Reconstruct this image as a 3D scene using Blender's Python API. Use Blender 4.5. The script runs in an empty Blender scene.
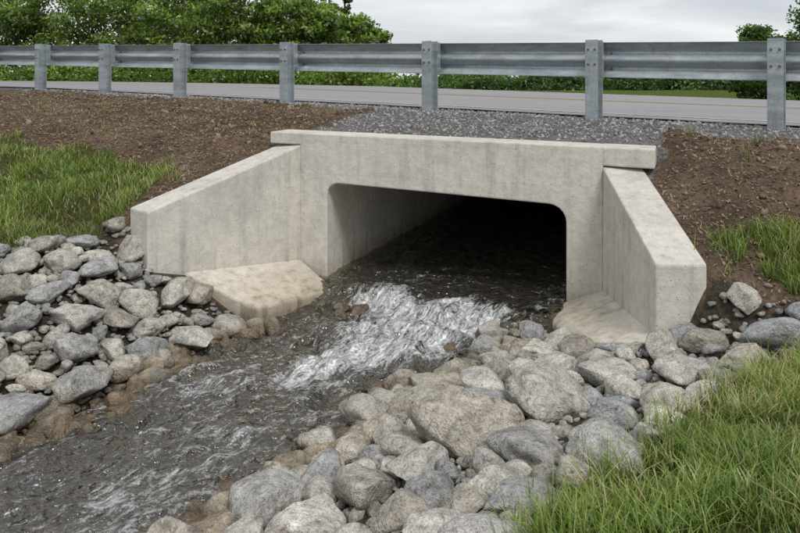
import bpy, math, random
import numpy as np
from mathutils import Vector
random.seed(4); rng=np.random.default_rng(7)
scene=bpy.context.scene
# ---------------------------------------------------------------- helpers
def hsh(i,j,k,s):
    n=(i*374761393+j*668265263+k*1274126177+s*974711)&0xffffffff
    n=((n^(n>>13))*1274126177)&0xffffffff
    n=n^(n>>16)
    return n/float(0xffffffff)*2-1
def vn(x,y,z=None,s=0):
    x=np.asarray(x,float); y=np.asarray(y,float)
    z=np.zeros_like(x) if z is None else np.asarray(z,float)
    xi=np.floor(x).astype(np.int64); yi=np.floor(y).astype(np.int64); zi=np.floor(z).astype(np.int64)
    fx=x-xi; fy=y-yi; fz=z-zi
    fx=fx*fx*(3-2*fx); fy=fy*fy*(3-2*fy); fz=fz*fz*(3-2*fz)
    r=0
    for a in (0,1):
        for b in (0,1):
            for c in (0,1):
                w=(fx if a else 1-fx)*(fy if b else 1-fy)*(fz if c else 1-fz)
                r=r+w*hsh(xi+a,yi+b,zi+c,s)
    return r
def fbm(x,y,z=None,o=4,s=0):
    r=0;a=1.;f=1.;t=0
    for i in range(o):
        r=r+a*vn(np.asarray(x)*f+i*17.3,np.asarray(y)*f+i*9.1,None if z is None else np.asarray(z)*f,s+i)
        t+=a;a*=.5;f*=2.03
    return r/t
def sst(a,b,x):
    t=np.clip((x-a)/(b-a),0,1); return t*t*(3-2*t)
def mkmesh(name,verts,faces,mats,smooth=True,col=None,matidx=None,uv=None,attrs=None):
    verts=np.asarray(verts,np.float32); faces=np.asarray(faces,np.int32)
    k=faces.shape[1]; n=len(faces)
    me=bpy.data.meshes.new(name)
    me.vertices.add(len(verts)); me.vertices.foreach_set('co',verts.ravel())
    me.loops.add(n*k); me.loops.foreach_set('vertex_index',faces.ravel())
    me.polygons.add(n)
    me.polygons.foreach_set('loop_start',np.arange(n,dtype=np.int32)*k)
    me.polygons.foreach_set('use_smooth',np.full(n,smooth))
    for m in mats: me.materials.append(m)
    if matidx is not None: me.polygons.foreach_set('material_index',np.asarray(matidx,np.int32))
    me.update(calc_edges=True)
    if col is not None:
        a=me.attributes.new('Col','FLOAT_COLOR','POINT')
        c=np.ones((len(verts),4),np.float32); c[:,:3]=col; a.data.foreach_set('color',c.ravel())
    if attrs:
        for nm,v in attrs.items():
            a=me.attributes.new(nm,'FLOAT','POINT'); a.data.foreach_set('value',np.asarray(v,np.float32))
    if uv is not None:
        l=me.uv_layers.new(name='UVMap'); u=np.asarray(uv,np.float32)[faces.ravel()]
        l.data.foreach_set('uv',u.ravel())
    ob=bpy.data.objects.new(name,me); scene.collection.objects.link(ob)
    return ob
def pyobj(name,verts,faces,mat,bevel=0,parent=None,seg=2):
    me=bpy.data.meshes.new(name); me.from_pydata([tuple(v) for v in verts],[],faces); me.update()
    import bmesh
    bm=bmesh.new(); bm.from_mesh(me); bmesh.ops.recalc_face_normals(bm,faces=bm.faces); bm.to_mesh(me); bm.free()
    me.materials.append(mat)
    ob=bpy.data.objects.new(name,me); scene.collection.objects.link(ob)
    if bevel:
        m=ob.modifiers.new('bev','BEVEL'); m.width=bevel; m.segments=seg; m.limit_method='ANGLE'; m.angle_limit=math.radians(40)
    if parent: ob.parent=parent
    return ob
def inpoly(x,y,P):
    x=np.asarray(x); y=np.asarray(y); r=np.zeros(x.shape,bool); n=len(P)
    for i in range(n):
        x1,y1=P[i]; x2,y2=P[(i+1)%n]
        if y1==y2: continue
        c=((y1>y)!=(y2>y))&(x<(x2-x1)*(y-y1)/(y2-y1)+x1)
        r^=c
    return r
# ---------------------------------------------------------------- layout frames (camera eye = origin)
HL=np.array([-.945,7.09]); HR=np.array([1.651,6.10])
ah=(HR-HL)/np.linalg.norm(HR-HL); nh=np.array([-ah[1],ah[0]])   # nh points into the embankment
HW=np.linalg.norm(HR-HL)
P0=np.array([3.34,6.67]); ar=np.array([-.8263,.5633]); nr=np.array([.5633,.8263])
def uv_road(x,y):
    return (x-P0[0])*ar[0]+(y-P0[1])*ar[1],(x-P0[0])*nr[0]+(y-P0[1])*nr[1]
def td(x,y):
    return (x-HL[0])*ah[0]+(y-HL[1])*ah[1], -((x-HL[0])*nh[0]+(y-HL[1])*nh[1])
def zroad(u,v):
    uc=np.where(u>12,12+6*np.tanh((u-12)/12),u); uc=np.where(u<-8,-8,uc)
    return -.46+.0211*uc-.006*np.clip(v,0,12)
WLd=np.array([-1.075,-1.09]); WLl=np.linalg.norm(WLd); WLd/=WLl
WRd=np.array([-.05,-1.4]); WRl=np.linalg.norm(WRd); WRd/=WRl
WLo=np.array([WLd[1],-WLd[0]]); WLo=WLo if WLo[0]<0 else -WLo   # outward normals
WRo=np.array([1.,-.0357])
# ---------------------------------------------------------------- bank TPS
edgeL=[(-.75,6.75),(-1.30,5.9),(-1.41,5.56),(-1.74,4.84),(-2.0,4.41),(-2.21,4.14),(-2.8,3.52),(-4.2,2.2)]
edgeR=[(1.2,6.3),(.94,5.9),(.73,5.46),(.47,5.0),(0,4.61),(-.27,4.1),(-.55,3.74),(-.78,3.26),(-1.1,2.74),(-2.2,1.6)]
ctr=[(.347,6.6),(-.1,5.9),(-.45,5.3),(-.95,4.6),(-1.4,4.05),(-1.9,3.45),(-2.6,2.7),(-4.2,1.3)]
cp=[(x,y,-1.98) for x,y in edgeL+edgeR]+[(x,y,-2.17) for x,y in ctr]
cp+=[(-2.02,5.95,-1.56),(-2.72,6.05,-1.36),(-3.2,5.2,-1.5),(-3.6,4.5,-1.6),(-2.5,5.0,-1.68),(-5,5,-1.35),(-6,3,-1.5),(-8,5,-1.3),
 (-5,7,-1.2),(-2,8,-1.3),
 (1.5,4.65,-1.70),(1.84,4.5,-1.62),(2.3,4.3,-1.52),(1.44,3.73,-1.62),(1.06,3.31,-1.62),(.35,2.64,-1.64),(1.14,2.14,-1.32),(0,0,-1.4),
 (2.5,3,-1.32),(4,4,-1.2),(4,1,-1.1),(-1.0,1.2,-1.8),(0,1.7,-1.62),(.6,4.2,-1.83),(1.0,4.9,-1.84),(0,3.4,-1.84),(1.5,5.6,-1.85),(6,6,-1.2),(3,7,-1.3)]
cp=np.array(cp)
def U(r2): return np.where(r2>1e-12,r2*np.log(r2+1e-12),0)
NC=len(cp); Kk=U(((cp[:,None,:2]-cp[None,:,:2])**2).sum(-1))+np.eye(NC)*.02
Pm=np.c_[np.ones(NC),cp[:,:2]]; A=np.zeros((NC+3,NC+3)); A[:NC,:NC]=Kk;A[:NC,NC:]=Pm;A[NC:,:NC]=Pm.T
sol=np.linalg.solve(A,np.r_[cp[:,2],0,0,0])
def tps(x,y):
    sh=x.shape; x=x.ravel(); y=y.ravel(); r=sol[NC]+sol[NC+1]*x+sol[NC+2]*y
    for i in range(NC): r=r+sol[i]*U((x-cp[i,0])**2+(y-cp[i,1])**2)
    return r.reshape(sh)
ROCK_R=[(.85,6.0),(1.45,5.0),(1.6,4.72),(1.98,4.60),(2.3,4.42),(2.50,4.34),(2.44,4.20),(2.05,4.10),(1.44,3.66),(1.06,3.24),(.7,2.90),(.35,2.6),(0,2.1),(-.6,1.2),(-1.9,1.2),(-1.2,2.74),(-.88,3.26),(-.65,3.74),(-.37,4.1),(-.12,4.61),(.37,5.0),(.6,5.46)]
ROCK_L=[(-1.1,6.15),(-1.95,5.95),(-2.3,6.25),(-2.75,6.2),(-3.1,5.9),(-4,5.5),(-5.5,4.9),(-6,3.2),(-3.2,3.2),(-2.1,4.02),(-1.9,4.31),(-1.60,4.80),(-1.25,5.5),(-1.05,5.85)]
GRASS_L=[(-2.10,7.02),(-2.30,6.5),(-2.45,6.3),(-2.75,6.15),(-3.1,5.85),(-4,5.45),(-6,4.7),(-14,3),(-14,13),(-8.2,10.4),(-4.44,8.3)]
GRASS_R=[(2.12,5.0),(2.2,4.66),(2.5,4.42),(2.46,4.20),(2.05,4.08),(1.44,3.63),(1.06,3.22),(.7,2.88),(.35,2.56),(0,2.0),(-.6,1.1),(-.6,-3),(14,-3),(14,1.5),(4,4.4),(2.67,5.0)]
def masks(x,y):
    wx=x+.10*vn(x*4,y*4,s=31)+.05*vn(x*11,y*11,s=33); wy=y+.10*vn(x*4,y*4,s=32)+.05*vn(x*11,y*11,s=34)
    u,v=uv_road(wx,wy); t,d=td(wx,wy); tr,dr=td(x,y)
    rock=inpoly(wx,wy,ROCK_R)|inpoly(wx,wy,ROCK_L)
    grass=(inpoly(wx,wy,GRASS_L)|inpoly(wx,wy,GRASS_R))&~rock
    far=(v>11.2)|((np.abs(x)>14)&(v<-.6))|(y<-2)
    grass=grass|far
    gw=np.where(t<-.1,.12,np.where(t<3.2,9,.55))
    grav=(v>-gw)&(v<11.0)&(dr<.05)|((v>-.25)&(v<11))
    grav&=(v<11.2)
    grass&=~grav
    return rock,grass,grav
def height(x,y,detail=True):
    x=np.asarray(x,float); y=np.asarray(y,float)
    t,d=td(x,y); u,v=uv_road(x,y)
    rad=np.hypot(x,y-4); wf=sst(6,10,rad)
    zF=np.where(rad<11,tps(x,y),-1.4)*(1-wf)+(-1.35)*wf
    ql=(x-HL[0])*WLo[0]+(y-HL[1])*WLo[1]; qr=(x-HR[0])*WRo[0]+(y-HR[1])*WRo[1]
    q=np.where(t<1.4,ql,qr)
    nearw=1-sst(.40,.85,q)
    top0=-.62-nearw*(.055+.115*np.clip(t/2.8,0,1))
    zfront=top0-.34*np.clip(d,0,1.05)-.11*np.clip(d,0,1.05)*(1-nearw)-.80*np.clip(d-1.05,0,5)
    zr=zroad(u,v)
    a=np.clip(-d,0,None); b=np.clip(-v-.1,0,None)
    w=a/(a+b+1e-6)
    zc=np.where((t<0)|(t>2.778),top0,-.60)
    lift=sst(.30,.6,-d); zc=zc*(1-lift)+(-.575)*lift
    zmid=zc*(1-w)+zr*w
    zO=np.where(d>0,zfront,zmid)
    zO=np.where(v>-.1,zr,zO)
    bk=sst(11.2,20,v); zO=np.where(v>11,zr*(1-bk)-2.3*bk-1.7*sst(22,60,v),zO)
    pl=np.clip((x-HL[0])*WLd[0]+(y-HL[1])*WLd[1]-WLl+.12,0,None)
    pr=np.clip((x-HR[0])*WRd[0]+(y-HR[1])*WRd[1]-WRl+.12,0,None)
    wL=sst(.12,.26+1.0*pl,ql); wR=sst(.12,.26+.8*pr,qr); wB=sst(.14,.28,-d)
    W=np.maximum(np.maximum(wL,wR),wB)
    z=zF+W*(np.maximum(zF,zO)-zF)
    if detail:
        rk,gr,gv=masks(x,y)
        calm=1-.85*nearw*((t<0)|(t>2.6))*(d<1.6)*(d>-.5)
        amp=np.where(gv,.004,np.where(gr,.02,.03))*np.clip(W+.4,0,1)*np.where(rad<14,1,0)*calm
        z=z+amp*(fbm(x*5,y*5,o=5,s=5)*1.6)+np.where(gv,0,.03)*calm*fbm(x*1.1,y*1.1,o=2,s=8)*(rad<14)*np.where((d>-.1)|gr|(t<-.5),1,.3)
        dirt=~rk&~gr&~gv
        z=z+np.where(dirt,.028,0)*np.abs(fbm(x*11,y*11,o=3,s=9))*2*W*calm
    return z
# ---------------------------------------------------------------- materials
def newmat(name):
    m=bpy.data.materials.new(name); m.use_nodes=True; nt=m.node_tree
    return m,nt,nt.nodes['Principled BSDF'],nt.nodes['Material Output']
def N(nt,t): return nt.nodes.new(t)
def diffmat(name):
    m=bpy.data.materials.new(name); m.use_nodes=True; nt=m.node_tree
    nt.nodes.remove(nt.nodes['Principled BSDF']); o=nt.nodes['Material Output']
    d_=N(nt,'ShaderNodeBsdfDiffuse'); nt.links.new(d_.outputs[0],o.inputs['Surface'])
    return m,nt,d_,o
def noise(nt,co,scale,detail=4,rough=.6,dist=0):
    nd=N(nt,'ShaderNodeTexNoise'); nd.inputs['Scale'].default_value=scale; nd.inputs['Detail'].default_value=min(detail,4)
    nd.inputs['Roughness'].default_value=rough; nd.inputs['Distortion'].default_value=dist
    if co is not None: nt.links.new(co,nd.inputs['Vector'])
    return nd.outputs['Fac']
def ramp(nt,fac,stops):
    r=N(nt,'ShaderNodeValToRGB'); e=r.color_ramp.elements
    while len(e)<len(stops): e.new(.5)
    for i,(p,c) in enumerate(stops):
        e[i].position=p; e[i].color=(c,c,c,1) if not hasattr(c,'__len__') else (*c,1)
    nt.links.new(fac,r.inputs['Fac']); return r.outputs['Color']
def mix(nt,mode,f,a,b):
    m=N(nt,'ShaderNodeMix'); m.data_type='RGBA'; m.blend_type=mode
    for k_,v in ((0,f),(6,a),(7,b)):
        inp=m.inputs[k_]
        if isinstance(v,bpy.types.NodeSocket): nt.links.new(v,inp)
        elif k_==0: inp.default_value=float(v)
        elif hasattr(v,'__len__'): inp.default_value=(v[0],v[1],v[2],1)
        else: inp.default_value=(v,v,v,1)
    return m.outputs[2]
def math_(nt,op,a,b=0.,c=None,clamp=False):
    m=N(nt,'ShaderNodeMath'); m.operation=op; m.use_clamp=clamp
    for i,v in enumerate((a,b) if c is None else (a,b,c)):
        if isinstance(v,bpy.types.NodeSocket): nt.links.new(v,m.inputs[i])
        else: m.inputs[i].default_value=v
    return m.outputs[0]
def bump(nt,h,dist,strength=1,prev=None):
    b=N(nt,'ShaderNodeBump'); b.inputs['Distance'].default_value=dist; b.inputs['Strength'].default_value=strength
    nt.links.new(h,b.inputs['Height'])
    if prev is not None: nt.links.new(prev,b.inputs['Normal'])
    return b.outputs[0]
def geo(nt): return N(nt,'ShaderNodeNewGeometry').outputs['Position']
def mapv(nt,co,s,rot=(0,0,0)):
    m=N(nt,'ShaderNodeMapping'); m.inputs['Scale'].default_value=s; m.inputs['Rotation'].default_value=rot; nt.links.new(co,m.inputs[0]); return m.outputs[0]

# concrete
def concrete(name,base,panels=True,dark=1.):
    m,nt,b,o=diffmat(name); co=geo(nt)
    n1=noise(nt,co,1.9,4,.65,.4); n2=noise(nt,co,14,4,.7); n3=noise(nt,mapv(nt,co,(12,12,.8)),1,4,.6)
    c=ramp(nt,n1,[(.3,tuple(x*.84 for x in base)),(.52,base),(.72,tuple(min(1,x*1.10) for x in base))])
    c=mix(nt,'MULTIPLY',.5,c,ramp(nt,n2,[(.3,.66),(.6,1.05)]))
    c=mix(nt,'MULTIPLY',.55,c,ramp(nt,n3,[(.28,.6),(.46,1.0),(.75,1.05)]))
    c=mix(nt,'MIX',ramp(nt,n1,[(.58,0.),(.78,.25)]),c,(.40,.34,.26))
    v=N(nt,'ShaderNodeTexVoronoi'); v.inputs['Scale'].default_value=34; nt.links.new(co,v.inputs['Vector'])
    hole=ramp(nt,v.outputs['Distance'],[(.08,0.),(.14,1.)])
    sel=ramp(nt,n2,[(.46,1.),(.50,0.)])
    hole2=mix(nt,'LIGHTEN',1.,hole,sel)
    c=mix(nt,'MULTIPLY',.65,c,hole2)
    sep=N(nt,'ShaderNodeSeparateXYZ'); nt.links.new(co,sep.inputs[0])
    if panels:
        zf=math_(nt,'FRACT',math_(nt,'MULTIPLY',sep.outputs[2],1/.30)); l1=ramp(nt,zf,[(.0,.80),(.018,.86),(.04,1.)])
        c=mix(nt,'MULTIPLY',.4,c,l1)
    wl=math_(nt,'ADD',sep.outputs[2],math_(nt,'MULTIPLY',n3,.35))
    st=ramp(nt,math_(nt,'ADD',wl,2.0),[(.18,(.28,.23,.16)),(.34,(.72,.69,.62)),(.55,(1,1,1))])
    c=mix(nt,'MULTIPLY',.9,c,st)
    nt.links.new(c,b.inputs['Color'])
    nt.links.new(bump(nt,mix(nt,'MULTIPLY',1.,n2,hole2),.012,.7),b.inputs['Normal'])
    return m
M_conc=concrete('concrete',(.58,.55,.495))
M_conc2=concrete('concrete_apron',(.66,.61,.53),False)
# ground
m,nt,b,o=diffmat('ground'); M_ground=m; co=geo(nt)
at=N(nt,'ShaderNodeAttribute'); at.attribute_name='Col'
gn=noise(nt,co,30,4,.8)
c=mix(nt,'MULTIPLY',.9,at.outputs['Color'],ramp(nt,gn,[(.3,.35),(.5,.95),(.72,1.6)]))
c=mix(nt,'MULTIPLY',.7,c,ramp(nt,noise(nt,co,3,3,.6),[(.3,.65),(.7,1.25)]))
nt.links.new(c,b.inputs['Color'])
nt.links.new(bump(nt,gn,.04,1),b.inputs['Normal'])
# attr coloured stuff (stones)
def stonemat(name,sc=1.):
    m,nt,b,o=diffmat(name); co=geo(nt)
    at=N(nt,'ShaderNodeAttribute'); at.attribute_name='Col'
    wt=N(nt,'ShaderNodeAttribute'); wt.attribute_name='wet'
    n1=noise(nt,co,8*sc,3,.65,.6); n2=noise(nt,co,85*sc,2,.7); n3=noise(nt,co,22*sc,4,.75,.5)
    c=mix(nt,'MULTIPLY',.9,at.outputs['Color'],ramp(nt,n1,[(.3,.55),(.5,1.),(.72,1.4)]))
    c=mix(nt,'MULTIPLY',.55,c,ramp(nt,n2,[(.30,.42),(.47,.95),(.70,1.45)]))
    c=mix(nt,'MIX',ramp(nt,n3,[(.55,0.),(.64,.5)]),c,(.54,.51,.45))
    c=mix(nt,'MULTIPLY',ramp(nt,n3,[(.34,.75),(.45,0.)]),c,(.45,.40,.33))
    c=mix(nt,'MULTIPLY',wt.outputs['Fac'],c,(.33,.27,.20))
    nt.links.new(c,b.inputs['Color'])
    nb=bump(nt,n2,.007,.8); nb=bump(nt,n3,.035,1,nb); nt.links.new(nb,b.inputs['Normal'])
    g=N(nt,'ShaderNodeBsdfGlossy'); g.inputs['Roughness'].default_value=.22; nt.links.new(nb,g.inputs['Normal'])
    ms=N(nt,'ShaderNodeMixShader'); nt.links.new(math_(nt,'MULTIPLY',wt.outputs['Fac'],.10),ms.inputs[0])
    nt.links.new(b.outputs[0],ms.inputs[1]); nt.links.new(g.outputs[0],ms.inputs[2]); nt.links.new(ms.outputs[0],o.inputs['Surface'])
    return m
M_stone=stonemat('river_stone')
m,nt,b,o=diffmat('clod'); M_clod=m
at=N(nt,'ShaderNodeAttribute'); at.attribute_name='Col'
nt.links.new(at.outputs['Color'],b.inputs['Color'])
def leafmat(name,tr=.35,gl_=.04):
    m,nt,b,o=diffmat(name)
    at=N(nt,'ShaderNodeAttribute'); at.attribute_name='Col'
    nt.links.new(at.outputs['Color'],b.inputs['Color'])
    t=N(nt,'ShaderNodeBsdfTranslucent'); nt.links.new(mix(nt,'MULTIPLY',1.,at.outputs['Color'],(1.3,1.5,.7)),t.inputs['Color'])
    ms=N(nt,'ShaderNodeMixShader'); ms.inputs[0].default_value=tr
    nt.links.new(b.outputs[0],ms.inputs[1]); nt.links.new(t.outputs[0],ms.inputs[2])
    g=N(nt,'ShaderNodeBsdfGlossy'); g.inputs['Roughness'].default_value=.4
    m2=N(nt,'ShaderNodeMixShader'); m2.inputs[0].default_value=gl_
    nt.links.new(ms.outputs[0],m2.inputs[1]); nt.links.new(g.outputs[0],m2.inputs[2]); nt.links.new(m2.outputs[0],o.inputs['Surface'])
    return m
M_leaf=leafmat('foliage'); M_grass=leafmat('grass_blades',.3,.05)
m,nt,b,o=diffmat('bark'); M_bark=m
nt.links.new(ramp(nt,noise(nt,geo(nt),6,3),[(.3,(.05,.04,.03)),(.7,(.13,.11,.09))]),b.inputs['Color'])
# asphalt
m,nt,b,o=newmat('asphalt'); M_asph=m; co=geo(nt)
c=ramp(nt,noise(nt,co,90,2,.8),[(.3,(.17,.162,.165)),(.6,(.28,.27,.275)),(.75,(.40,.39,.39))])
c=mix(nt,'MULTIPLY',.6,c,ramp(nt,noise(nt,mapv(nt,co,(.15,1.2,1),(0,0,math.radians(34))),1.4,4),[(.3,.75),(.7,1.2)]))
nt.links.new(c,b.inputs['Base Color']); b.inputs['Roughness'].default_value=.7
def paint(name,colr):
    m,nt,b,o=diffmat(name); co=geo(nt)
    c=mix(nt,'MIX',ramp(nt,noise(nt,co,25,4,.7),[(.48,0.),(.62,.85)]),colr,(.22,.21,.21))
    nt.links.new(c,b.inputs['Color']); return m
M_white=paint('road_paint_white',(.6,.6,.58)); M_yel=paint('road_paint_yellow',(.52,.36,.12))
# galvanised
m,nt,b,o=newmat('galvanised_steel'); M_galv=m; co=geo(nt)
c=ramp(nt,noise(nt,mapv(nt,co,(1,1,5)),2.5,4,.65),[(.3,(.27,.31,.335)),(.6,(.44,.48,.51)),(.8,(.54,.58,.60))])
c=mix(nt,'MULTIPLY',.5,c,ramp(nt,noise(nt,co,60,2),[(.35,.7),(.65,1.1)]))
c=mix(nt,'MIX',ramp(nt,noise(nt,mapv(nt,co,(14,14,2)),1,4,.7),[(.56,0.),(.74,.55)]),c,(.24,.20,.15))
nt.links.new(c,b.inputs['Base Color']); b.inputs['Metallic'].default_value=.5
nt.links.new(ramp(nt,noise(nt,co,9,3),[(.3,.30),(.7,.55)]),b.inputs['Roughness'])
m,nt,b,o=newmat('bolt_steel'); M_bolt=m; b.inputs['Base Color'].default_value=(.16,.16,.16,1); b.inputs['Metallic'].default_value=.7; b.inputs['Roughness'].default_value=.5
# water
m,nt,b,o=newmat('stream_water'); M_water=m
uvn=N(nt,'ShaderNodeUVMap'); uvn.uv_map='UVMap'
fo=N(nt,'ShaderNodeAttribute'); fo.attribute_name='foam_glint'
ua=mapv(nt,uvn.outputs[0],(1.0,1.9,1))
f1=noise(nt,ua,6.0,4,.68,1.8); f2=noise(nt,mapv(nt,uvn.outputs[0],(1.,1.3,1)),44,3,.75,.3)
fm=math_(nt,'ADD',math_(nt,'MULTIPLY',f1,.70),math_(nt,'MULTIPLY',f2,.30))
th=math_(nt,'SUBTRACT',.70,math_(nt,'MULTIPLY',fo.outputs['Fac'],.29))
ff=math_(nt,'DIVIDE',math_(nt,'SUBTRACT',fm,th),.19,clamp=True)
ff=math_(nt,'MULTIPLY',ff,.92)
glass=N(nt,'ShaderNodeBsdfGlossy'); glass.inputs['Roughness'].default_value=.07; glass.inputs['Color'].default_value=(1,1,1,1)
trn=N(nt,'ShaderNodeBsdfTransparent'); trn.inputs['Color'].default_value=(.78,.72,.57,1)
dk=N(nt,'ShaderNodeBsdfDiffuse'); dk.inputs['Color'].default_value=(.080,.074,.056,1)
body=N(nt,'ShaderNodeMixShader'); body.inputs[0].default_value=.36
nt.links.new(trn.outputs[0],body.inputs[1]); nt.links.new(dk.outputs[0],body.inputs[2])
fr=N(nt,'ShaderNodeFresnel'); fr.inputs['IOR'].default_value=1.5
ws=N(nt,'ShaderNodeMixShader'); nt.links.new(math_(nt,'MULTIPLY',fr.outputs[0],1.5,clamp=True),ws.inputs[0]); nt.links.new(body.outputs[0],ws.inputs[1]); nt.links.new(glass.outputs[0],ws.inputs[2])
fd=N(nt,'ShaderNodeBsdfDiffuse'); fd.inputs['Color'].default_value=(.80,.82,.82,1)
fin=N(nt,'ShaderNodeMixShader'); nt.links.new(ff,fin.inputs[0]); nt.links.new(ws.outputs[0],fin.inputs[1]); nt.links.new(fd.outputs[0],fin.inputs[2])
nt.links.new(fin.outputs[0],o.inputs['Surface'])
h1=noise(nt,mapv(nt,uvn.outputs[0],(1.6,1.6,1)),5,2,.45,.5); h2=noise(nt,mapv(nt,uvn.outputs[0],(1.8,1.6,1)),15,2,.45,.3)
nb=bump(nt,h1,.12,1.0); nb=bump(nt,h2,.024,1.,nb); nb2=bump(nt,ff,.03,.7,nb)
for nd in (glass,fr): nt.links.new(nb,nd.inputs['Normal'])
nt.links.new(nb2,fd.inputs['Normal'])
nt.nodes.remove(b)

# ---------------------------------------------------------------- ground sheet
def axis(lo,hi,step,far,g=1.13):
    a=list(np.arange(lo,hi+1e-6,step)); s=step; x=hi; R=[]
    while x<far: s*=g; x+=s; R.append(x)
    s=step; x=lo; L=[]
    while x>-far: s*=g; x-=s; L.append(x)
    return np.array(L[::-1]+a+R)
gx=axis(-6.5,5.,.030,900); gy=axis(1.2,10.5,.030,900)
X,Y=np.meshgrid(gx,gy); Z=height(X,Y)
nx,ny=len(gx),len(gy)
idx=np.arange(nx*ny).reshape(ny,nx)
F=np.stack([idx[:-1,:-1],idx[:-1,1:],idx[1:,1:],idx[1:,:-1]],-1).reshape(-1,4)
t,d=td(X,Y); fc=lambda a:(a[:-1,:-1]+a[1:,1:])/2
cut=(fc(t)>.24)&(fc(t)<2.53)&(fc(d)<.0)&(fc(d)>-.33)
F=F[~cut.reshape(-1)]
rk,gr,gv=masks(X,Y)
col=np.zeros((ny,nx,3)); col[:]=(.155,.112,.080)
nn=fbm(X*2,Y*2,o=3,s=77)[...,None]
col=col*(1+.35*nn)
col[rk]=(.085,.072,.055)
col[gr]=(.09,.12,.035)
near=(np.hypot(X,Y-4)<10)&gr
col[near]=(.085,.085,.035)
col[gv]=(.20,.195,.19)
bed=(Z<-1.97)&(np.hypot(X,Y-4)<9); col[bed]=(.17,.145,.105)
ground=mkmesh('ground',np.stack([X,Y,Z],-1).reshape(-1,3),F,[M_ground],True,col=col.reshape(-1,3))

# ---------------------------------------------------------------- road
def strip(name,v0,v1,u0,u1,dz,mat,nu=120,nv=6,wob=0):
    us=np.linspace(u0,u1,nu); vs=np.linspace(v0,v1,nv); UU,VV=np.meshgrid(us,vs)
    if wob: VV=VV+np.where(VV==v0,wob*vn(UU*3,UU*0,s=3),0)
    x=P0[0]+UU*ar[0]+VV*nr[0]; y=P0[1]+UU*ar[1]+VV*nr[1]; z=zroad(UU,VV)+dz
    i=np.arange(nu*nv).reshape(nv,nu); f=np.stack([i[:-1,:-1],i[1:,:-1],i[1:,1:],i[:-1,1:]],-1).reshape(-1,4)
    f=f[:,::-1]
    return mkmesh(name,np.stack([x,y,z],-1).reshape(-1,3),f,[mat],True)
strip('road',.42,10.6,-60,90,.020,M_asph,900,8,.06)
strip('road_edge_line',.95,1.05,-60,90,.025,M_white,500,2)
strip('road_edge_line',9.9,10.02,-60,90,.025,M_white,500,2)
strip('road_centre_line',5.35,5.47,-60,90,.025,M_yel,500,2)
strip('road_centre_line',5.60,5.72,-60,90,.025,M_yel,500,2)

# ---------------------------------------------------------------- culvert
culv=bpy.data.objects.new('box_culvert',None); scene.collection.objects.link(culv)
def hw(t,z,dep): p=HL+ah*t+nh*dep; return (p[0],p[1],z)
def arc(cx,cz,r,a0,a1,k=6): return [(cx+r*math.cos(math.radians(a)),cz+r*math.sin(math.radians(a))) for a in np.linspace(a0,a1,k)]
rR=.15; rL=.11
prof=[(-.325,-.515),(3.178,-.567),(3.178,-.725),(2.778,-.715),(2.778,-2.5),(2.483,-2.5)]
prof+=arc(2.483-rR,-1.05-rR,rR,0,90)+arc(.283+rL,-.978-rL,rL,90,180)
prof+=[(.283,-2.5),(0,-2.5),(0,-.63),(-.325,-.625)]
k=len(prof); V=[hw(a,b_,0) for a,b_ in prof]+[hw(a,b_,.36) for a,b_ in prof]
Fc=[list(range(k)),list(range(2*k-1,k-1,-1))]+[[i,(i+1)%k,(i+1)%k+k,i+k] for i in range(k)]
pyobj('headwall',V,Fc,M_conc,.012,culv)
bp=[(2.487,-2.3)]+[(2.487,-1.2)]+arc(2.487-rR,-1.046-rR,rR,0,90)[1:]+arc(.279+rL,-.974-rL,rL,90,180)[:-1]+[(.279,-1.09),(.279,-2.3)]
k=len(bp); V=[];L=[.18,1.5,4,8,18]
for l in L: V+=[hw(a,b_,l) for a,b_ in bp]
Fc=[]
for j in range(len(L)-1):
    for i in range(k): Fc.append([j*k+i,j*k+(i+1)%k,(j+1)*k+(i+1)%k,(j+1)*k+i])
Fc.append([ (len(L)-1)*k+i for i in range(k)])
pyobj('barrel',V,Fc,M_conc,0,culv)
def wing(name,H,dr,out,ln,z0,z1,th):
    a=H-dr*.03; e=H+dr*ln
    V=[]
    for p,zt in ((a,z0),(e,z1)):
        for q in (0,th):
            w=p+out*q; V.append((w[0],w[1],-2.5)); V.append((w[0],w[1],zt))
    Fc=[[0,1,5,4],[2,6,7,3],[1,3,7,5],[0,4,6,2],[4,5,7,6],[0,2,3,1]]
    return pyobj(name,V,Fc,M_conc,.014,culv)
wing('wingwall_a',HL,WLd,WLo,WLl,-.629,-1.075,.31)
wing('wingwall_b',HR,WRd,WRo,WRl,-.722,-1.165,.32)
def slab(name,top,dz,mat,bev=.02):
    V=list(top)+[(p[0],p[1],p[2]-dz) for p in top]; q=len(top)
    Fc=[list(range(q)),list(range(2*q-1,q-1,-1))]+[[i,(i+1)%q,(i+1)%q+q,i+q] for i in range(q)]
    return pyobj(name,V,Fc,mat,bev,culv)
wl=lambda kk,o=0.:HL+WLd*WLl*kk-WLo*o
a=wl(-.01,-.05);b_=wl(.80,-.05)
slab('apron_a',[(a[0],a[1],-1.70),(b_[0],b_[1],-1.60),(-1.16,6.02,-1.85),(-.58,6.74,-1.90)],.4,M_conc2)
slab('apron_b',[(1.75,6.12,-1.70),(1.22,6.22,-1.90),(1.17,5.75,-1.89),(1.27,5.0,-1.76),(1.53,4.66,-1.64),(1.68,4.72,-1.59)],.4,M_conc2)

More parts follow.
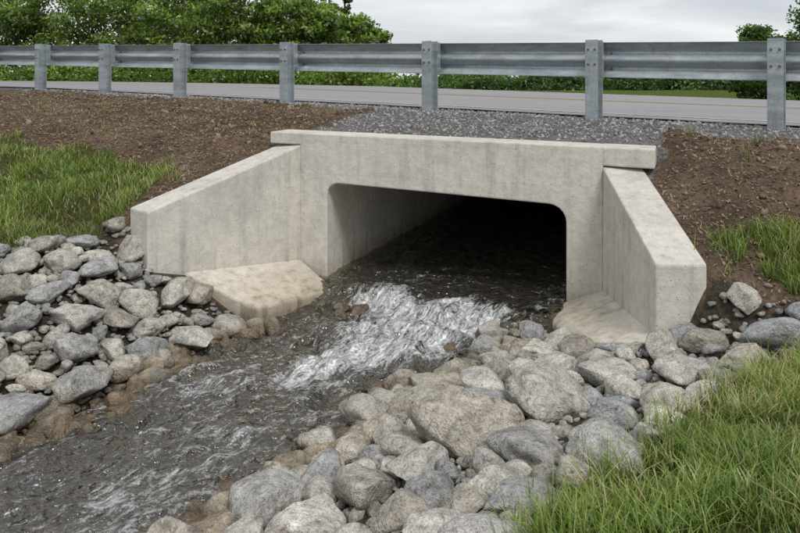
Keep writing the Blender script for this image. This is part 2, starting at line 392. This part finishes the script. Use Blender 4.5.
# ---------------------------------------------------------------- water
bar=[np.array([.347,6.6])+nh*l for l in (18,12,6,3,1.5,.6)]
cl=np.array([list(p) for p in bar]+[list(c) for c in ctr]+[[-7.5,-1.2]])
seg=np.r_[0,np.cumsum(np.hypot(*np.diff(cl,axis=0).T))]; s0=seg[6]
sv=np.r_[np.arange(-17.5,-3,.2),np.arange(-3,6.2,.0175),np.arange(6.2,8.5,.08)]
def cen(s): return np.stack([np.interp(s+s0,seg,cl[:,0]),np.interp(s+s0,seg,cl[:,1])],-1)
C=sum(cen(sv+o_) for o_ in np.linspace(-.5,.5,21))/21
T=np.gradient(C,sv,axis=0); T/=np.linalg.norm(T,axis=1)[:,None]
Nn=np.stack([-T[:,1],T[:,0]],-1)
cc=np.arange(-1.6,1.6,.0175)
S,Cc=np.meshgrid(sv,cc,indexing='ij')
wx=C[:,None,0]+Nn[:,None,0]*Cc; wy=C[:,None,1]+Nn[:,None,1]*Cc
lip=.26+.22*vn(Cc*2.3,Cc*0+3.3,s=51)
base=-1.855-.125*sst(-.16,.42,S-lip)-.006*np.clip(S-1,0,9)
tur=.55+1.4*np.exp(-((S-.85)/.7)**2)*np.exp(-((Cc-.25)/.9)**2)+.6*np.exp(-((S-2.2)/1.4)**2)
tur=np.where(S<0,.75,tur)
wv=fbm(S*4.6+.6*vn(S*2,Cc*2,s=61),Cc*5.0,o=3,s=62); wv2=1-2*np.abs(fbm(S*3.4,Cc*5.5,o=2,s=66))
Zw=base+.040*tur*wv+.020*tur*wv2
for (rs,rc,ra,rw) in [(.32,.75,.08,.16),(.45,.15,.05,.14),(.25,-.45,.05,.18),(.5,.95,.07,.13),(1.0,-.1,.03,.15),(1.2,.45,.04,.13),(1.6,.1,.03,.12),(2.2,-.3,.03,.13),(2.9,.3,.025,.12)]:
    Zw+=ra*np.exp(-(((S-rs)/rw)**2+((Cc-rc)/(rw*1.3))**2))
c0=.26-.20*sst(.6,1.9,S); wd=.66-.12*sst(.8,2.5,S)+.14*sst(3,5,S)
edge=.22*fbm(Cc*3.1,Cc*0+1.7,o=2,s=52)
fo=np.exp(-((Cc-c0)/wd)**2)*(sst(-.05,.45,S+edge))*(1.02-.30*sst(.9,2.4,S)-.22*sst(2.6,5.2,S))
fo=fo+.40*np.exp(-((S-.4)/.25)**2)*sst(-1.0,-.6,Cc)*(1-sst(.6,.9,Cc))
fo=fo+.52*np.exp(-(((S+.4)/.7)**2))*sst(-.95,-.3,Cc)  # rippled highlights inside the mouth, painted as white through the foam mask
fo=np.maximum(fo,.62*sst(.3,1.2,S)*np.exp(-(Cc/1.2)**4))
fo=fo*(.84+.80*fbm(S*1.7,Cc*3.0,o=3,s=90))+.16*wv2*np.minimum(tur,1.1)
i=np.arange(S.size).reshape(S.shape); f=np.stack([i[:-1,:-1],i[1:,:-1],i[1:,1:],i[:-1,1:]],-1).reshape(-1,4)
mkmesh('stream_water',np.stack([wx,wy,Zw],-1).reshape(-1,3),f,[M_water],True,uv=np.stack([S,Cc],-1).reshape(-1,2),attrs={'foam_glint':np.clip(fo,0,1.10).ravel()})

# ---------------------------------------------------------------- stones
import bmesh
def ico(sub):
    bm=bmesh.new(); bmesh.ops.create_icosphere(bm,subdivisions=sub,radius=1); bm.verts.ensure_lookup_table()
    v=np.array([v.co[:] for v in bm.verts]); f=np.array([[l.index for l in p.verts] for p in bm.faces]); bm.free(); return v,f
def rockvar(sub,seed,facet=.84,amp=.22,flat=.66,npl=11):
    v,f=ico(sub); r_=np.random.default_rng(seed); o=r_.uniform(0,50,3)
    p=v*(1+amp*1.6*vn(v[:,0]*1.1+o[0],v[:,1]*1.1+o[1],v[:,2]*1.1+o[2],s=seed))[:,None]
    for _ in range(npl):
        nn_=r_.normal(size=3); nn_/=np.linalg.norm(nn_); h=r_.uniform(.54,.84)
        ex=np.clip(p@nn_-h,0,None); p=p-ex[:,None]*nn_*facet
    if sub>=2:
        q=v*2.6+o; p=p*(1+amp*.28*vn(q[:,0],q[:,1],q[:,2],s=seed+5))[:,None]
    if sub>=3:
        q=v*6+o; p=p*(1+amp*.15*vn(q[:,0],q[:,1],q[:,2],s=seed+6))[:,None]
        q=v*13+o; p=p*(1+amp*.09*vn(q[:,0],q[:,1],q[:,2],s=seed+7))[:,None]
    return p*np.array([1.20,.94,flat]),f
def scatter(name,vars_,pos,size,mat,colors,tilt=.30,wet=True,smooth=True,stretch=.18):
    VV=[];FF=[];CC=[];off=0
    for kx in range(len(pos)):
        v,f=vars_[rng.integers(len(vars_))] if isinstance(vars_,list) else vars_(size[kx])
        a=rng.uniform(0,6.283); ca,sa=math.cos(a),math.sin(a)
        tx,ty=rng.normal(0,tilt*.5,2)
        sc=size[kx]*(1+rng.uniform(-stretch,stretch,3))
        p=v*sc
        p=np.stack([p[:,0],p[:,1]*math.cos(tx)-p[:,2]*math.sin(tx),p[:,1]*math.sin(tx)+p[:,2]*math.cos(tx)],-1)
        p=np.stack([p[:,0]*math.cos(ty)+p[:,2]*math.sin(ty),p[:,1],-p[:,0]*math.sin(ty)+p[:,2]*math.cos(ty)],-1)
        p=np.stack([p[:,0]*ca-p[:,1]*sa,p[:,0]*sa+p[:,1]*ca,p[:,2]],-1)+pos[kx]
        VV.append(p);FF.append(f+off);off+=len(v);CC.append(np.repeat(colors[kx][None],len(v),0))
    V=np.concatenate(VV);C_=np.concatenate(CC)
    at={'wet':np.clip((-1.87-V[:,2]+.03*vn(V[:,0]*9,V[:,1]*9))/.07,0,1)*(td(V[:,0],V[:,1])[1]>-.1) if wet else np.zeros(len(V))}
    return mkmesh(name,V,np.concatenate(FF),[mat],smooth,col=C_,attrs=at)
v4=[rockvar(4,s) for s in range(16)]; v3=[rockvar(3,s+30) for s in range(16)]; v2=[rockvar(2,s+60) for s in range(8)]; v1=[rockvar(1,s+90,.7,.25,.75) for s in range(8)]
big=[(.365,3.65,.25),(.80,3.94,.22),(.20,4.24,.17),(.60,3.36,.15),(1.02,3.60,.15),(1.19,3.97,.13),(1.54,4.05,.14),(2.14,4.28,.16),(.85,4.40,.16),(.65,4.9,.13),
(-.05,3.9,.13),(-.15,3.29,.15),(-.60,3.35,.19),(-.36,3.55,.13),(.13,3.14,.14),(.40,3.08,.12),(.45,2.86,.12),(1.82,4.40,.13),(1.2,4.5,.13),
(-1.60,6.02,.15),(-1.52,5.45,.17),(-1.96,4.62,.20),(-2.2,4.28,.17),(-2.12,4.9,.14),(-2.52,5.0,.16),(-1.75,5.15,.14),(-2.9,4.6,.19),(-2.75,5.3,.16),(-2.2,5.5,.15),(-2.6,5.75,.14),(-3.1,5.2,.16)]
pl=[list(b) for b in big]
def free(x,y,r,fac):
    A_=np.array(pl); return np.all(np.hypot(A_[:,0]-x,A_[:,1]-y)>(A_[:,2]+r)*fac)
F_AP=[(-.945,7.09),(-1.75,6.28),(-1.20,5.94),(-.5,6.7)]
F_AB=[(1.65,6.15),(1.1,6.25),(1.08,5.7),(1.20,4.93),(1.52,4.60)]
WR_=[(1.6,6.2),(1.52,4.62),(1.99,4.62),(2.0,6.2)]
def rockzone(xs,ys): return (inpoly(xs,ys,ROCK_R)|inpoly(xs,ys,ROCK_L))&~(inpoly(xs,ys,F_AP)|inpoly(xs,ys,F_AB)|inpoly(xs,ys,WR_))
for r0,r1,ntry,fac in [(.125,.165,2500,.80),(.09,.125,5000,.80),(.06,.09,9000,.80),(.035,.055,11000,.82)]:
    xs=rng.uniform(-5.6,2.6,ntry); ys=rng.uniform(1.8,6.4,ntry); ok=rockzone(xs,ys)
    for x,y in zip(xs[ok],ys[ok]):
        r=rng.uniform(r0,r1)
        if free(x,y,r,fac): pl.append([x,y,r])
n1_=len(pl)
for r0,r1,ntry in [(.05,.085,900)]:
    xs=rng.uniform(-4.6,2.3,ntry); ys=rng.uniform(2.2,6.3,ntry); ok=rockzone(xs,ys)
    for x,y in zip(xs[ok],ys[ok]):
        r=rng.uniform(r0,r1)
        if free(x,y,r,.66) : pl.append([x,y,r])
pl=np.array(pl)
zz=height(pl[:,0],pl[:,1],False)
lay=np.where(np.arange(len(pl))<n1_,.34,.95)
pos=np.c_[pl[:,:2],zz+pl[:,2]*lay]
pal=np.array([(.45,.425,.375),(.40,.39,.365),(.53,.50,.44),(.35,.35,.345),(.42,.385,.33),(.49,.47,.43),(.36,.33,.285),(.57,.54,.48)])
cols=pal[rng.integers(len(pal),size=len(pl))]*rng.uniform(.85,1.12,(len(pl),1))
right=(pl[:,0]>.9)&(pl[:,1]>2.8); bl=right&(rng.random(len(pl))<.2); cols[bl]=np.array((.38,.39,.395))*rng.uniform(.8,1.2,(bl.sum(),1))
scatter('riprap_stones',lambda s:(v4 if s>.10 else v3)[rng.integers(16)],pos,pl[:,2],M_stone,cols)
npb=7000; x=rng.uniform(-5,2.5,npb*3); y=rng.uniform(1.6,6.3,npb*3)
ok=rockzone(x,y); x=x[ok][:npb];y=y[ok][:npb]
sz=rng.uniform(.012,.035,len(x)); zz=height(x,y,False)
scatter('riprap_pebbles',v2,np.c_[x,y,zz+sz*.6],sz,M_stone,pal[rng.integers(len(pal),size=len(x))]*.75)
x=[];y=[];sz=[]
for _ in range(1700):
    s_=rng.uniform(.1,5.6); c_=rng.uniform(-1.25,1.25); j=np.searchsorted(sv,s_); p=C[j]+Nn[j]*c_
    if abs(c_)<.75 and rng.random()<.3: continue
    x.append(p[0]);y.append(p[1]);sz.append(rng.uniform(.04,.12))
x=np.array(x);y=np.array(y);sz=np.array(sz); zz=height(x,y,False); ok=(zz<-1.93)&~(inpoly(x,y,F_AB)|inpoly(x,y,F_AP)); x,y,sz,zz=x[ok],y[ok],sz[ok],zz[ok]
for (a_,b2,c2) in [(.93,6.12,.10),(.78,5.98,.09),(.98,5.80,.11),(.88,5.68,.09),(-.35,6.35,.09),(-.50,6.40,.08),(-.50,6.2,.07),(-1.0,5.90,.10),(-1.15,5.75,.09),(.70,5.62,.10),(.52,5.25,.09),(.1,4.75,.10),(-.2,4.35,.09),(.92,6.0,.09)]:
    x=np.append(x,a_);y=np.append(y,b2);sz=np.append(sz,c2);zz=np.append(zz,-1.98)
scatter('streambed_stones',v3,np.c_[x,y,zz+sz*.20],sz,M_stone,np.array([(.44,.38,.29),(.38,.345,.28),(.50,.45,.36)])[rng.integers(3,size=len(x))])
x=rng.uniform(-7.5,6,60000); y=rng.uniform(5.6,13.5,60000); u_,v_=uv_road(x,y); t_,d_=td(x,y); rk,gr,gv=masks(x,y)
ok=gv&(v_<.5)&(~((d_>-.36)&(t_>-.33)&(t_<3.2)))&(rng.random(len(x))<np.clip(1.2-(y-6)/14,.35,1)); x,y=x[ok][:16000],y[ok][:16000]
sz=rng.uniform(.007,.019,len(x))
g=rng.uniform(.11,.40,(len(x),1))*np.array([1,.98,.95])
scatter('shoulder_gravel',v1,np.c_[x,y,height(x,y)+sz*.2],sz,M_clod,g,wet=False,tilt=1,smooth=False,stretch=.3)
x=rng.uniform(-6.5,5,60000); y=rng.uniform(4.4,12.5,60000); u_,v_=uv_road(x,y); t_,d_=td(x,y); rk,gr,gv=masks(x,y)
ins=((x-HL[0])*WLo[0]+(y-HL[1])*WLo[1]<.34)&((x-HR[0])*WRo[0]+(y-HR[1])*WRo[1]<.35)&(d_>-.36)
ok=(~rk)&(~gr)&(~gv)&(v_<0)&(~ins)&~((d_>-.40)&(d_<.05)&(t_>-.38)&(t_<3.24)); x,y=x[ok][:22000],y[ok][:22000]
sz=rng.uniform(.006,.016,len(x))*(1+1.6*(rng.random(len(x))>.98))
cc_=np.array([(.15,.108,.078),(.21,.158,.11),(.10,.073,.053),(.27,.215,.155)])[rng.integers(4,size=len(x))]
scatter('soil_clods',v1,np.c_[x,y,height(x,y)+sz*.2],sz,M_clod,cc_,wet=False,tilt=1,stretch=.4)
SX,SY=x,y

# ---------------------------------------------------------------- blades
def blades(name,x,y,z,L,wd,lean,cols,mat,segs=3):
    n_=len(x); a=rng.uniform(0,6.283,n_); ori=a+rng.normal(0,.6,n_)+1.57
    dx,dy=np.cos(a),np.sin(a); sx,sy=np.cos(ori),np.sin(ori)
    V=[];CL=[]
    for j in range(segs+1):
        f_=j/segs; h=L*(f_-.28*lean*f_**2); o_=L*lean*f_**1.8*.8; w_=wd*(1-f_**1.6)*.5+.0004
        cx=x+dx*o_; cy=y+dy*o_; cz=z+h
        V.append(np.stack([cx-sx*w_,cy-sy*w_,cz],-1)); V.append(np.stack([cx+sx*w_,cy+sy*w_,cz],-1))
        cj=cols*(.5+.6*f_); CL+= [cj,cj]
    V=np.stack(V,1); CL=np.stack(CL,1); m_=2*(segs+1)
    b0=(np.arange(n_)*m_)[:,None]
    fs=np.concatenate([b0+np.array([[2*j,2*j+1,2*j+3,2*j+2]]) for j in range(segs)],0)
    return mkmesh(name,V.reshape(-1,3),fs,[mat],True,col=CL.reshape(-1,3))
def grass_pts(n_,x0,x1,y0,y1):
    x=rng.uniform(x0,x1,n_);y=rng.uniform(y0,y1,n_); rk,gr,gv=masks(x,y)
    ok=gr&~gv; cl_=fbm(x*3.2,y*3.2,o=3,s=120); ok&=(rng.random(n_)<np.clip(.75+cl_*1.3,.12,1))
    return x[ok],y[ok],cl_[ok]
def grasscol(x,y,dry=.18):
    n_=len(x); pa=np.array([(.175,.26,.05),(.24,.33,.065),(.125,.195,.038),(.31,.38,.09)])
    c=pa[rng.integers(4,size=n_)]*(1+.45*fbm(x*1.7,y*1.7,o=2,s=140))[:,None]
    dm=rng.random(n_)<dry*(1+1.8*fbm(x*2.3,y*2.3,o=2,s=141)); c[dm]=np.array((.50,.42,.23))*rng.uniform(.7,1.2,(dm.sum(),1)); return c
x1,y1,c1=grass_pts(120000,-.4,3.6,1.4,4.6)
x2,y2,c2=grass_pts(42000,2.0,5.2,3.0,5.6)
x3,y3,c3=grass_pts(110000,-6.8,-1.9,5.0,10.2)
x=np.r_[x1,x2,x3];y=np.r_[y1,y2,y3];c_=np.r_[c1,c2,c3]
L=rng.uniform(.04,.125,len(x))*(1+.7*c_)*np.where(x<0,1.0,1)
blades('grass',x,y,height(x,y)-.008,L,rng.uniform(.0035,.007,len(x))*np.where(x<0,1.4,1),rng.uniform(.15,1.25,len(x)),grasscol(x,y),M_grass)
tx=[];ty=[]
for (a_,b2) in [(-2.35,6.4),(-2.6,6.2),(-3.0,5.95),(-2.2,6.9),(-2.5,6.9),(-3.2,7.4),(2.4,4.85),(2.6,4.7),(2.2,4.02),(1.6,3.7),(1.15,3.25),(.8,2.9),(.45,2.55),(1.9,3.9),(1.3,3.4),(2.6,4.3),(-3.6,5.7),(2.8,4.7),(.62,2.7),(1.75,3.75),(2.15,4.85)]:
    n_=120; tx.append(a_+rng.normal(0,.07,n_)); ty.append(b2+rng.normal(0,.07,n_))
for _ in range(90):
    j=rng.integers(len(SX)); n_=int(rng.integers(6,22)); tx.append(SX[j]+rng.normal(0,.025,n_)); ty.append(SY[j]+rng.normal(0,.025,n_))
tx=np.concatenate(tx);ty=np.concatenate(ty); hz=height(tx,ty)
ok=~((td(tx,ty)[1]<.05)&(td(tx,ty)[1]>-.4)&(td(tx,ty)[0]>-.4)&(td(tx,ty)[0]<3.2)); tx,ty,hz=tx[ok],ty[ok],hz[ok]
far_=ty>6.9
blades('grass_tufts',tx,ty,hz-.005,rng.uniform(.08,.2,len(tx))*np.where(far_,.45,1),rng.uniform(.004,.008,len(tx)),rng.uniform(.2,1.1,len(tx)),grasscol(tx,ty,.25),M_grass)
n_=12000; j=rng.integers(len(SX),size=n_); x=SX[j]+rng.normal(0,.03,n_); y=SY[j]+rng.normal(0,.03,n_); a=rng.uniform(0,6.28,n_); ln=rng.uniform(.02,.07,n_); w=.0018
z=height(x,y)+.012; dx=np.cos(a)*ln;dy=np.sin(a)*ln; px=-np.sin(a)*w;py=np.cos(a)*w; dz=rng.uniform(-.01,.02,n_)
V=np.stack([np.stack([x-px,y-py,z],-1),np.stack([x+px,y+py,z],-1),np.stack([x+dx+px,y+dy+py,z+dz],-1),np.stack([x+dx-px,y+dy-py,z+dz],-1)],1)
sc_=np.array([(.42,.33,.22),(.31,.23,.15),(.5,.42,.30)])[rng.integers(3,size=n_)]
mkmesh('straw_litter',V.reshape(-1,3),np.arange(4*n_).reshape(-1,4),[M_clod],False,col=np.repeat(sc_,4,0))

# ---------------------------------------------------------------- guardrail
gr_=bpy.data.objects.new('guardrail',None); scene.collection.objects.link(gr_)
A2=np.array([-1.467,1.]); SL=np.linalg.norm(A2)
def gl(s,v=0,z=0): p=P0+A2*s+nr*v; return (p[0],p[1],z)
ztop=lambda s:.335+.0375*s-(.0022*max(0,s-9)**2 if s>9 else 0)
pr=[(.0,0),(.018,-.004),(.03,-.02),(.034,-.035),(.078,-.075),(.083,-.09),(.078,-.105),(.022,-.14),(.012,-.1625),(.022,-.185),(.078,-.22),(.083,-.235),(.078,-.25),(.034,-.29),(.03,-.305),(.018,-.321),(0,-.325)]
pr=[(.212+a,b_*1.12) for a,b_ in pr]   # back of beam faces the camera; crests project to the road
def beam(name,s0_,s1_,dv):
    ss=np.linspace(s0_,s1_,max(2,int((s1_-s0_)*3)));V=[];F_=[];k=len(pr)
    for s in ss:
        for a,b_ in pr: V.append(gl(s,a+dv,ztop(s)+b_))
    for i in range(len(ss)-1):
        for j in range(k-1): F_.append([i*k+j,i*k+j+1,(i+1)*k+j+1,(i+1)*k+j])
    ob=pyobj(name,V,F_,M_galv,0,gr_)
    for p in ob.data.polygons: p.use_smooth=True
    md=ob.modifiers.new('s','SOLIDIFY'); md.thickness=.0035
    es=ob.modifiers.new('e','EDGE_SPLIT'); es.split_angle=math.radians(50)
    return ob
posts=[-2.1,-1.05,0,.947,2.06,3.33,4.55,5.6,6.67,7.75,8.85,10,11.1,12.2,13.4,14.6]
jn=[-2.2,.947,3.33,5.6,7.75,10,12.2,14.7]
for i in range(len(jn)-1): beam('w_beam_%d'%i,jn[i]-.09,jn[i+1]+.09,.004*(i%2))
def post(i,s):
    zt=ztop(s)+.018; w=.066; t_=.009; dpt=.15
    sec=[(-w,0),(w,0),(w,t_),(t_/2,t_),(t_/2,dpt-t_),(w,dpt-t_),(w,dpt),(-w,dpt),(-w,dpt-t_),(-t_/2,dpt-t_),(-t_/2,t_),(-w,t_)]
    def pt(a,b_,z): p=P0+A2*s+ar*a+nr*(b_-.02); return (p[0],p[1],z)
    k=len(sec)
    V=[pt(a,b_,-1.0) for a,b_ in sec]+[pt(a,b_,zt) for a,b_ in sec]
    F_=[list(range(k)),list(range(2*k-1,k-1,-1))]+[[q,(q+1)%k,(q+1)%k+k,q+k] for q in range(k)]
    pyobj('post_%d'%i,V,F_,M_galv,.002,gr_,1)
    V=[]
    for z in (zt-.33,zt-.012):
        for a,b_ in ((-.05,dpt+.001),(.05,dpt+.001),(.05,.238),(-.05,.238)): V.append(pt(a,b_,z))
    pyobj('spacer_%d'%i,V,[[0,1,2,3],[7,6,5,4],[0,4,5,1],[1,5,6,2],[2,6,7,3],[3,7,4,0]],M_galv,.004,gr_,1)
    for a,z in ((-.035,zt-.10),(.035,zt-.10),(-.035,zt-.25),(.035,zt-.25)):
        V=[]
        for b_ in (-.012,.001):
            for q in range(6):
                V.append(pt(a+.013*math.cos(q*1.047),b_,z+.013*math.sin(q*1.047)))
        pyobj('bolt_%d'%i,V,[[0,1,2,3,4,5],[11,10,9,8,7,6]]+[[q,(q+1)%6,(q+1)%6+6,q+6] for q in range(6)],M_bolt,0,gr_)
for i,s in enumerate(posts): post(i,s)
for s in jn[1:-1]:
    for ds in (-.06,.06):
        for zo in (-.05,-.12,-.205,-.275):
            V=[]
            for b_ in (.262,.30):
                for q in range(6):
                    p=P0+A2*(s+ds)+ar*(.012*math.cos(q*1.047))+nr*b_; V.append((p[0],p[1],ztop(s)+zo+.012*math.sin(q*1.047)))
            pyobj('splice_bolt',V,[[0,1,2,3,4,5],[11,10,9,8,7,6]]+[[q,(q+1)%6,(q+1)%6+6,q+6] for q in range(6)],M_bolt,0,gr_)

# ---------------------------------------------------------------- trees
def tube(p,q,r0,r1,k=6):
    p=np.array(p,float);q=np.array(q,float);d_=q-p;d_/=np.linalg.norm(d_)+1e-9
    a=np.cross(d_,[.3,.9,.1]);a/=np.linalg.norm(a);b_=np.cross(d_,a)
    V=[];an=np.arange(k)*2*np.pi/k
    for c,r in ((p,r0),(q,r1)): V.append(c+r*(np.cos(an)[:,None]*a+np.sin(an)[:,None]*b_))
    F_=[[i,(i+1)%k,(i+1)%k+k,i+k] for i in range(k)]
    return np.concatenate(V),np.array(F_)
def leaves(P,size,col):
    n_=len(P); A_=rng.normal(size=(n_,3)); A_/=np.linalg.norm(A_,axis=1)[:,None]
    B=rng.normal(size=(n_,3)); B-= (A_*B).sum(1)[:,None]*A_; B/=np.linalg.norm(B,axis=1)[:,None]
    s=size[:,None]
    V=np.stack([P-A_*s,P-B*s*.5,P+A_*s,P+B*s*.5],1)
    return V.reshape(-1,3),np.arange(4*n_).reshape(-1,4),np.repeat(col,4,0)
greens=np.array([(.11,.19,.04),(.15,.24,.05),(.08,.145,.033),(.19,.27,.065)])
def tree(name,x,y,h,w,nl,kind='d',ls=.13,tone=1.,tint=(1,1,1)):
    zb=float(height(np.array([x]),np.array([y]),False)[0]); Vs=[];Fs=[];Cs=[];Ms=[];off=0
    def add(v,f,c,mi):
        nonlocal off
        Vs.append(v);Fs.append(f+off);Cs.append(c);Ms.append(np.full(len(f),mi));off+=len(v)
    top=np.array([x+rng.normal(0,.1),y,zb+h*(.9 if kind=='d' else 1.)]); bs=np.array([x,y,zb-.2])
    pts=[bs+(top-bs)*f_+np.r_[rng.normal(0,.04*h*.3,2),0]*(0<f_<1)*(kind=='d') for f_ in np.linspace(0,1,6)]
    for i in range(5):
        v,f=tube(pts[i],pts[i+1],h*.014*(1-i/5.5),h*.014*(1-(i+1)/5.5)); add(v,f,np.full((len(v),3),.1),1)
    K=int(90 if kind=='d' else 110); cen_=[];rr=[]
    for i in range(K):
        if kind=='d':
            f_=rng.uniform(.06,1)
            prof_=max(.15,math.sqrt(max(0,1-((f_-.42)/.62)**2))); a=rng.uniform(0,6.28); rad=w*prof_*rng.uniform(.3,1.05)
            cen_.append((x+rad*math.cos(a),y+rad*math.sin(a),zb+h*f_)); rr.append(w*rng.uniform(.16,.36))
        else:
            f_=rng.uniform(.05,1); a=rng.uniform(0,6.28); rad=w*(1.03-f_)*rng.uniform(.3,1.1)
            cen_.append((x+rad*math.cos(a),y+rad*math.sin(a),zb+h*f_-rad*.25)); rr.append(w*rng.uniform(.14,.30)*(1.15-f_))
    cen_=np.array(cen_);rr=np.array(rr)
    for i in rng.choice(K,16,replace=False):
        c=cen_[i]; f_=np.clip((c[2]-zb)/h*.75,.1,.95); b0=bs+(top-bs)*f_
        v,f=tube(b0,c,h*.006,h*.0015,5); add(v,f,np.full((len(v),3),.1),1)
    wgt=rr**1.6/np.sum(rr**1.6); ci=rng.choice(K,nl,p=wgt)
    dirn=rng.normal(size=(nl,3)); dirn/=np.linalg.norm(dirn,axis=1)[:,None]
    rad=rng.random(nl)**.45*rr[ci]*rng.uniform(.8,1.3,nl)
    P=cen_[ci]+dirn*rad[:,None]*np.array([1.15,1.15,.75 if kind=='d' else .5])
    ctone=rng.uniform(.5,1.4,K)
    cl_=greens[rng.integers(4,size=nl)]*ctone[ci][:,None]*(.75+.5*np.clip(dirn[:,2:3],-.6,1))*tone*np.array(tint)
    v,f,c=leaves(P,rng.uniform(.6,1.4,nl)*ls,cl_); add(v,f,c,0)
    return mkmesh(name,np.concatenate(Vs),np.concatenate(Fs),[M_leaf,M_bark],False,col=np.concatenate(Cs),matidx=np.concatenate(Ms))
TR=[(-24.5,45,9.5,3.6,'d'),(-21.5,42,6.4,2.6,'d'),(-18.5,46,10.8,3.4,'d'),(-16.2,41,6.4,2.5,'d'),(-14,45,8.6,2.6,'d'),(-11.8,39,5.8,2.3,'d'),(-10.2,44,8.8,2.5,'c'),(-8.6,38,5.4,2.1,'d'),
(-7.4,43,9.4,2.1,'c'),(-6.4,38,5.2,1.9,'d'),(-5.4,43,8.0,1.7,'c'),(-4.0,42,9.0,1.8,'c'),(-4.4,37,5.2,1.8,'d'),(-2.9,40,6.4,1.5,'c'),(-2.3,39,4.4,1.6,'d'),(-1.5,41,3.9,1.3,'d'),(-28,46,10,3.6,'d'),(-13,47,10,2.8,'d')]
for (x,y,h,w,kd) in TR:
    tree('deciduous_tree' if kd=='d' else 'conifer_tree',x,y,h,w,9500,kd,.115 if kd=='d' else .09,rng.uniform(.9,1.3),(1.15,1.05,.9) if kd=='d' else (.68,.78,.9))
for (x,y,h,w) in [(17.6,31,4.8,1.7),(19.0,32,6.0,2.0),(16.4,34,3.6,1.3)]:
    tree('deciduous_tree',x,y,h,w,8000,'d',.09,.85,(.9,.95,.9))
def mass(name,centres,nper,ls,tone,tint):
    Vs=[];Fs=[];Cs=[];off=0
    for (x,y,z,rx,rz) in centres:
        dirn=rng.normal(size=(nper,3)); dirn/=np.linalg.norm(dirn,axis=1)[:,None]
        P=np.array([x,y,z])+dirn*(rng.random(nper)**.5)[:,None]*np.array([rx,rx,rz])*rng.uniform(.75,1.2,(nper,1))
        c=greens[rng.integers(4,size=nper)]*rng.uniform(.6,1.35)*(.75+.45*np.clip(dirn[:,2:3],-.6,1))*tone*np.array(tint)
        v,f,c=leaves(P,rng.uniform(.6,1.4,nper)*ls,c); Vs.append(v);Fs.append(f+off);Cs.append(c);off+=len(v)
    return mkmesh(name,np.concatenate(Vs),np.concatenate(Fs),[M_leaf],False,col=np.concatenate(Cs))
cs=[]
for i in range(90):
    q=rng.uniform(0,1); x=-24+q*23; y=39.5-q*4.5+rng.uniform(-1.5,1.5); r=rng.uniform(.6,1.4); cs.append((x,y,-1.3+r*rng.uniform(.3,1.3),r*1.2,r))
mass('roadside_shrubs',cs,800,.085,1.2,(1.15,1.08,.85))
cs=[]
for i in range(300):
    x=rng.uniform(-6,75); y=rng.uniform(82,100); pxx=400+750*x/y
    hh=-.1+.4*math.sin(x*.21)+rng.uniform(-.5,.6)+(.8 if pxx>530 else 0)+(.4 if pxx>640 else 0)
    if rng.random()<.14: hh+=rng.uniform(.3,1.2)
    r=rng.uniform(.9,1.9); cs.append((x,y,hh-r*.9,r*1.1,r))
    cs.append((x+rng.uniform(-1,1),y-1,hh-r*2.2,r*1.7,r*1.2))
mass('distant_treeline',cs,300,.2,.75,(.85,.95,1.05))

# ---------------------------------------------------------------- world / light / camera
w=bpy.data.worlds.new('World'); scene.world=w; w.use_nodes=True; nt=w.node_tree; nt.nodes.clear()
out=nt.nodes.new('ShaderNodeOutputWorld'); sky=nt.nodes.new('ShaderNodeTexSky'); sky.sky_type='NISHITA'; sky.sun_disc=False
EL=math.radians(52); AZ=(.42,-.90)
sky.sun_elevation=EL; sky.sun_rotation=math.atan2(AZ[0],AZ[1])
b1=nt.nodes.new('ShaderNodeBackground'); b1.inputs[1].default_value=.12; nt.links.new(sky.outputs[0],b1.inputs[0])
tc=nt.nodes.new('ShaderNodeTexCoord'); mp=nt.nodes.new('ShaderNodeMapping'); mp.inputs['Scale'].default_value=(1,1,5.5); nt.links.new(tc.outputs['Generated'],mp.inputs[0])
cn=noise(nt,mp.outputs[0],2.6,4,.55,.4)
cr=ramp(nt,cn,[(.34,(.60,.63,.67)),(.5,(.78,.80,.83)),(.64,(.97,.98,.99))])
b2=nt.nodes.new('ShaderNodeBackground'); b2.inputs[1].default_value=1.05; nt.links.new(cr,b2.inputs[0])
mx=nt.nodes.new('ShaderNodeMixShader'); mx.inputs[0].default_value=.88
nt.links.new(b1.outputs[0],mx.inputs[1]);nt.links.new(b2.outputs[0],mx.inputs[2]);nt.links.new(mx.outputs[0],out.inputs[0])
ld=bpy.data.lights.new('sun','SUN'); ld.energy=2.0; ld.angle=math.radians(16); ld.color=(1,.97,.92)
lo=bpy.data.objects.new('sun',ld); scene.collection.objects.link(lo)
dv=Vector((AZ[0]*math.cos(EL),AZ[1]*math.cos(EL),math.sin(EL))); lo.rotation_euler=dv.to_track_quat('Z','Y').to_euler(); lo.location=(3,-5,12)
cam=bpy.data.cameras.new('camera'); co_=bpy.data.objects.new('camera',cam); scene.collection.objects.link(co_)
co_.location=(0,0,0); co_.rotation_euler=(math.radians(90),0,0)
cam.sensor_width=36; cam.lens=33.75; cam.shift_y=-.2356; cam.clip_start=.05; cam.clip_end=3000
scene.camera=co_
scene.view_settings.view_transform='Standard'; scene.view_settings.look='None'; scene.view_settings.exposure=0
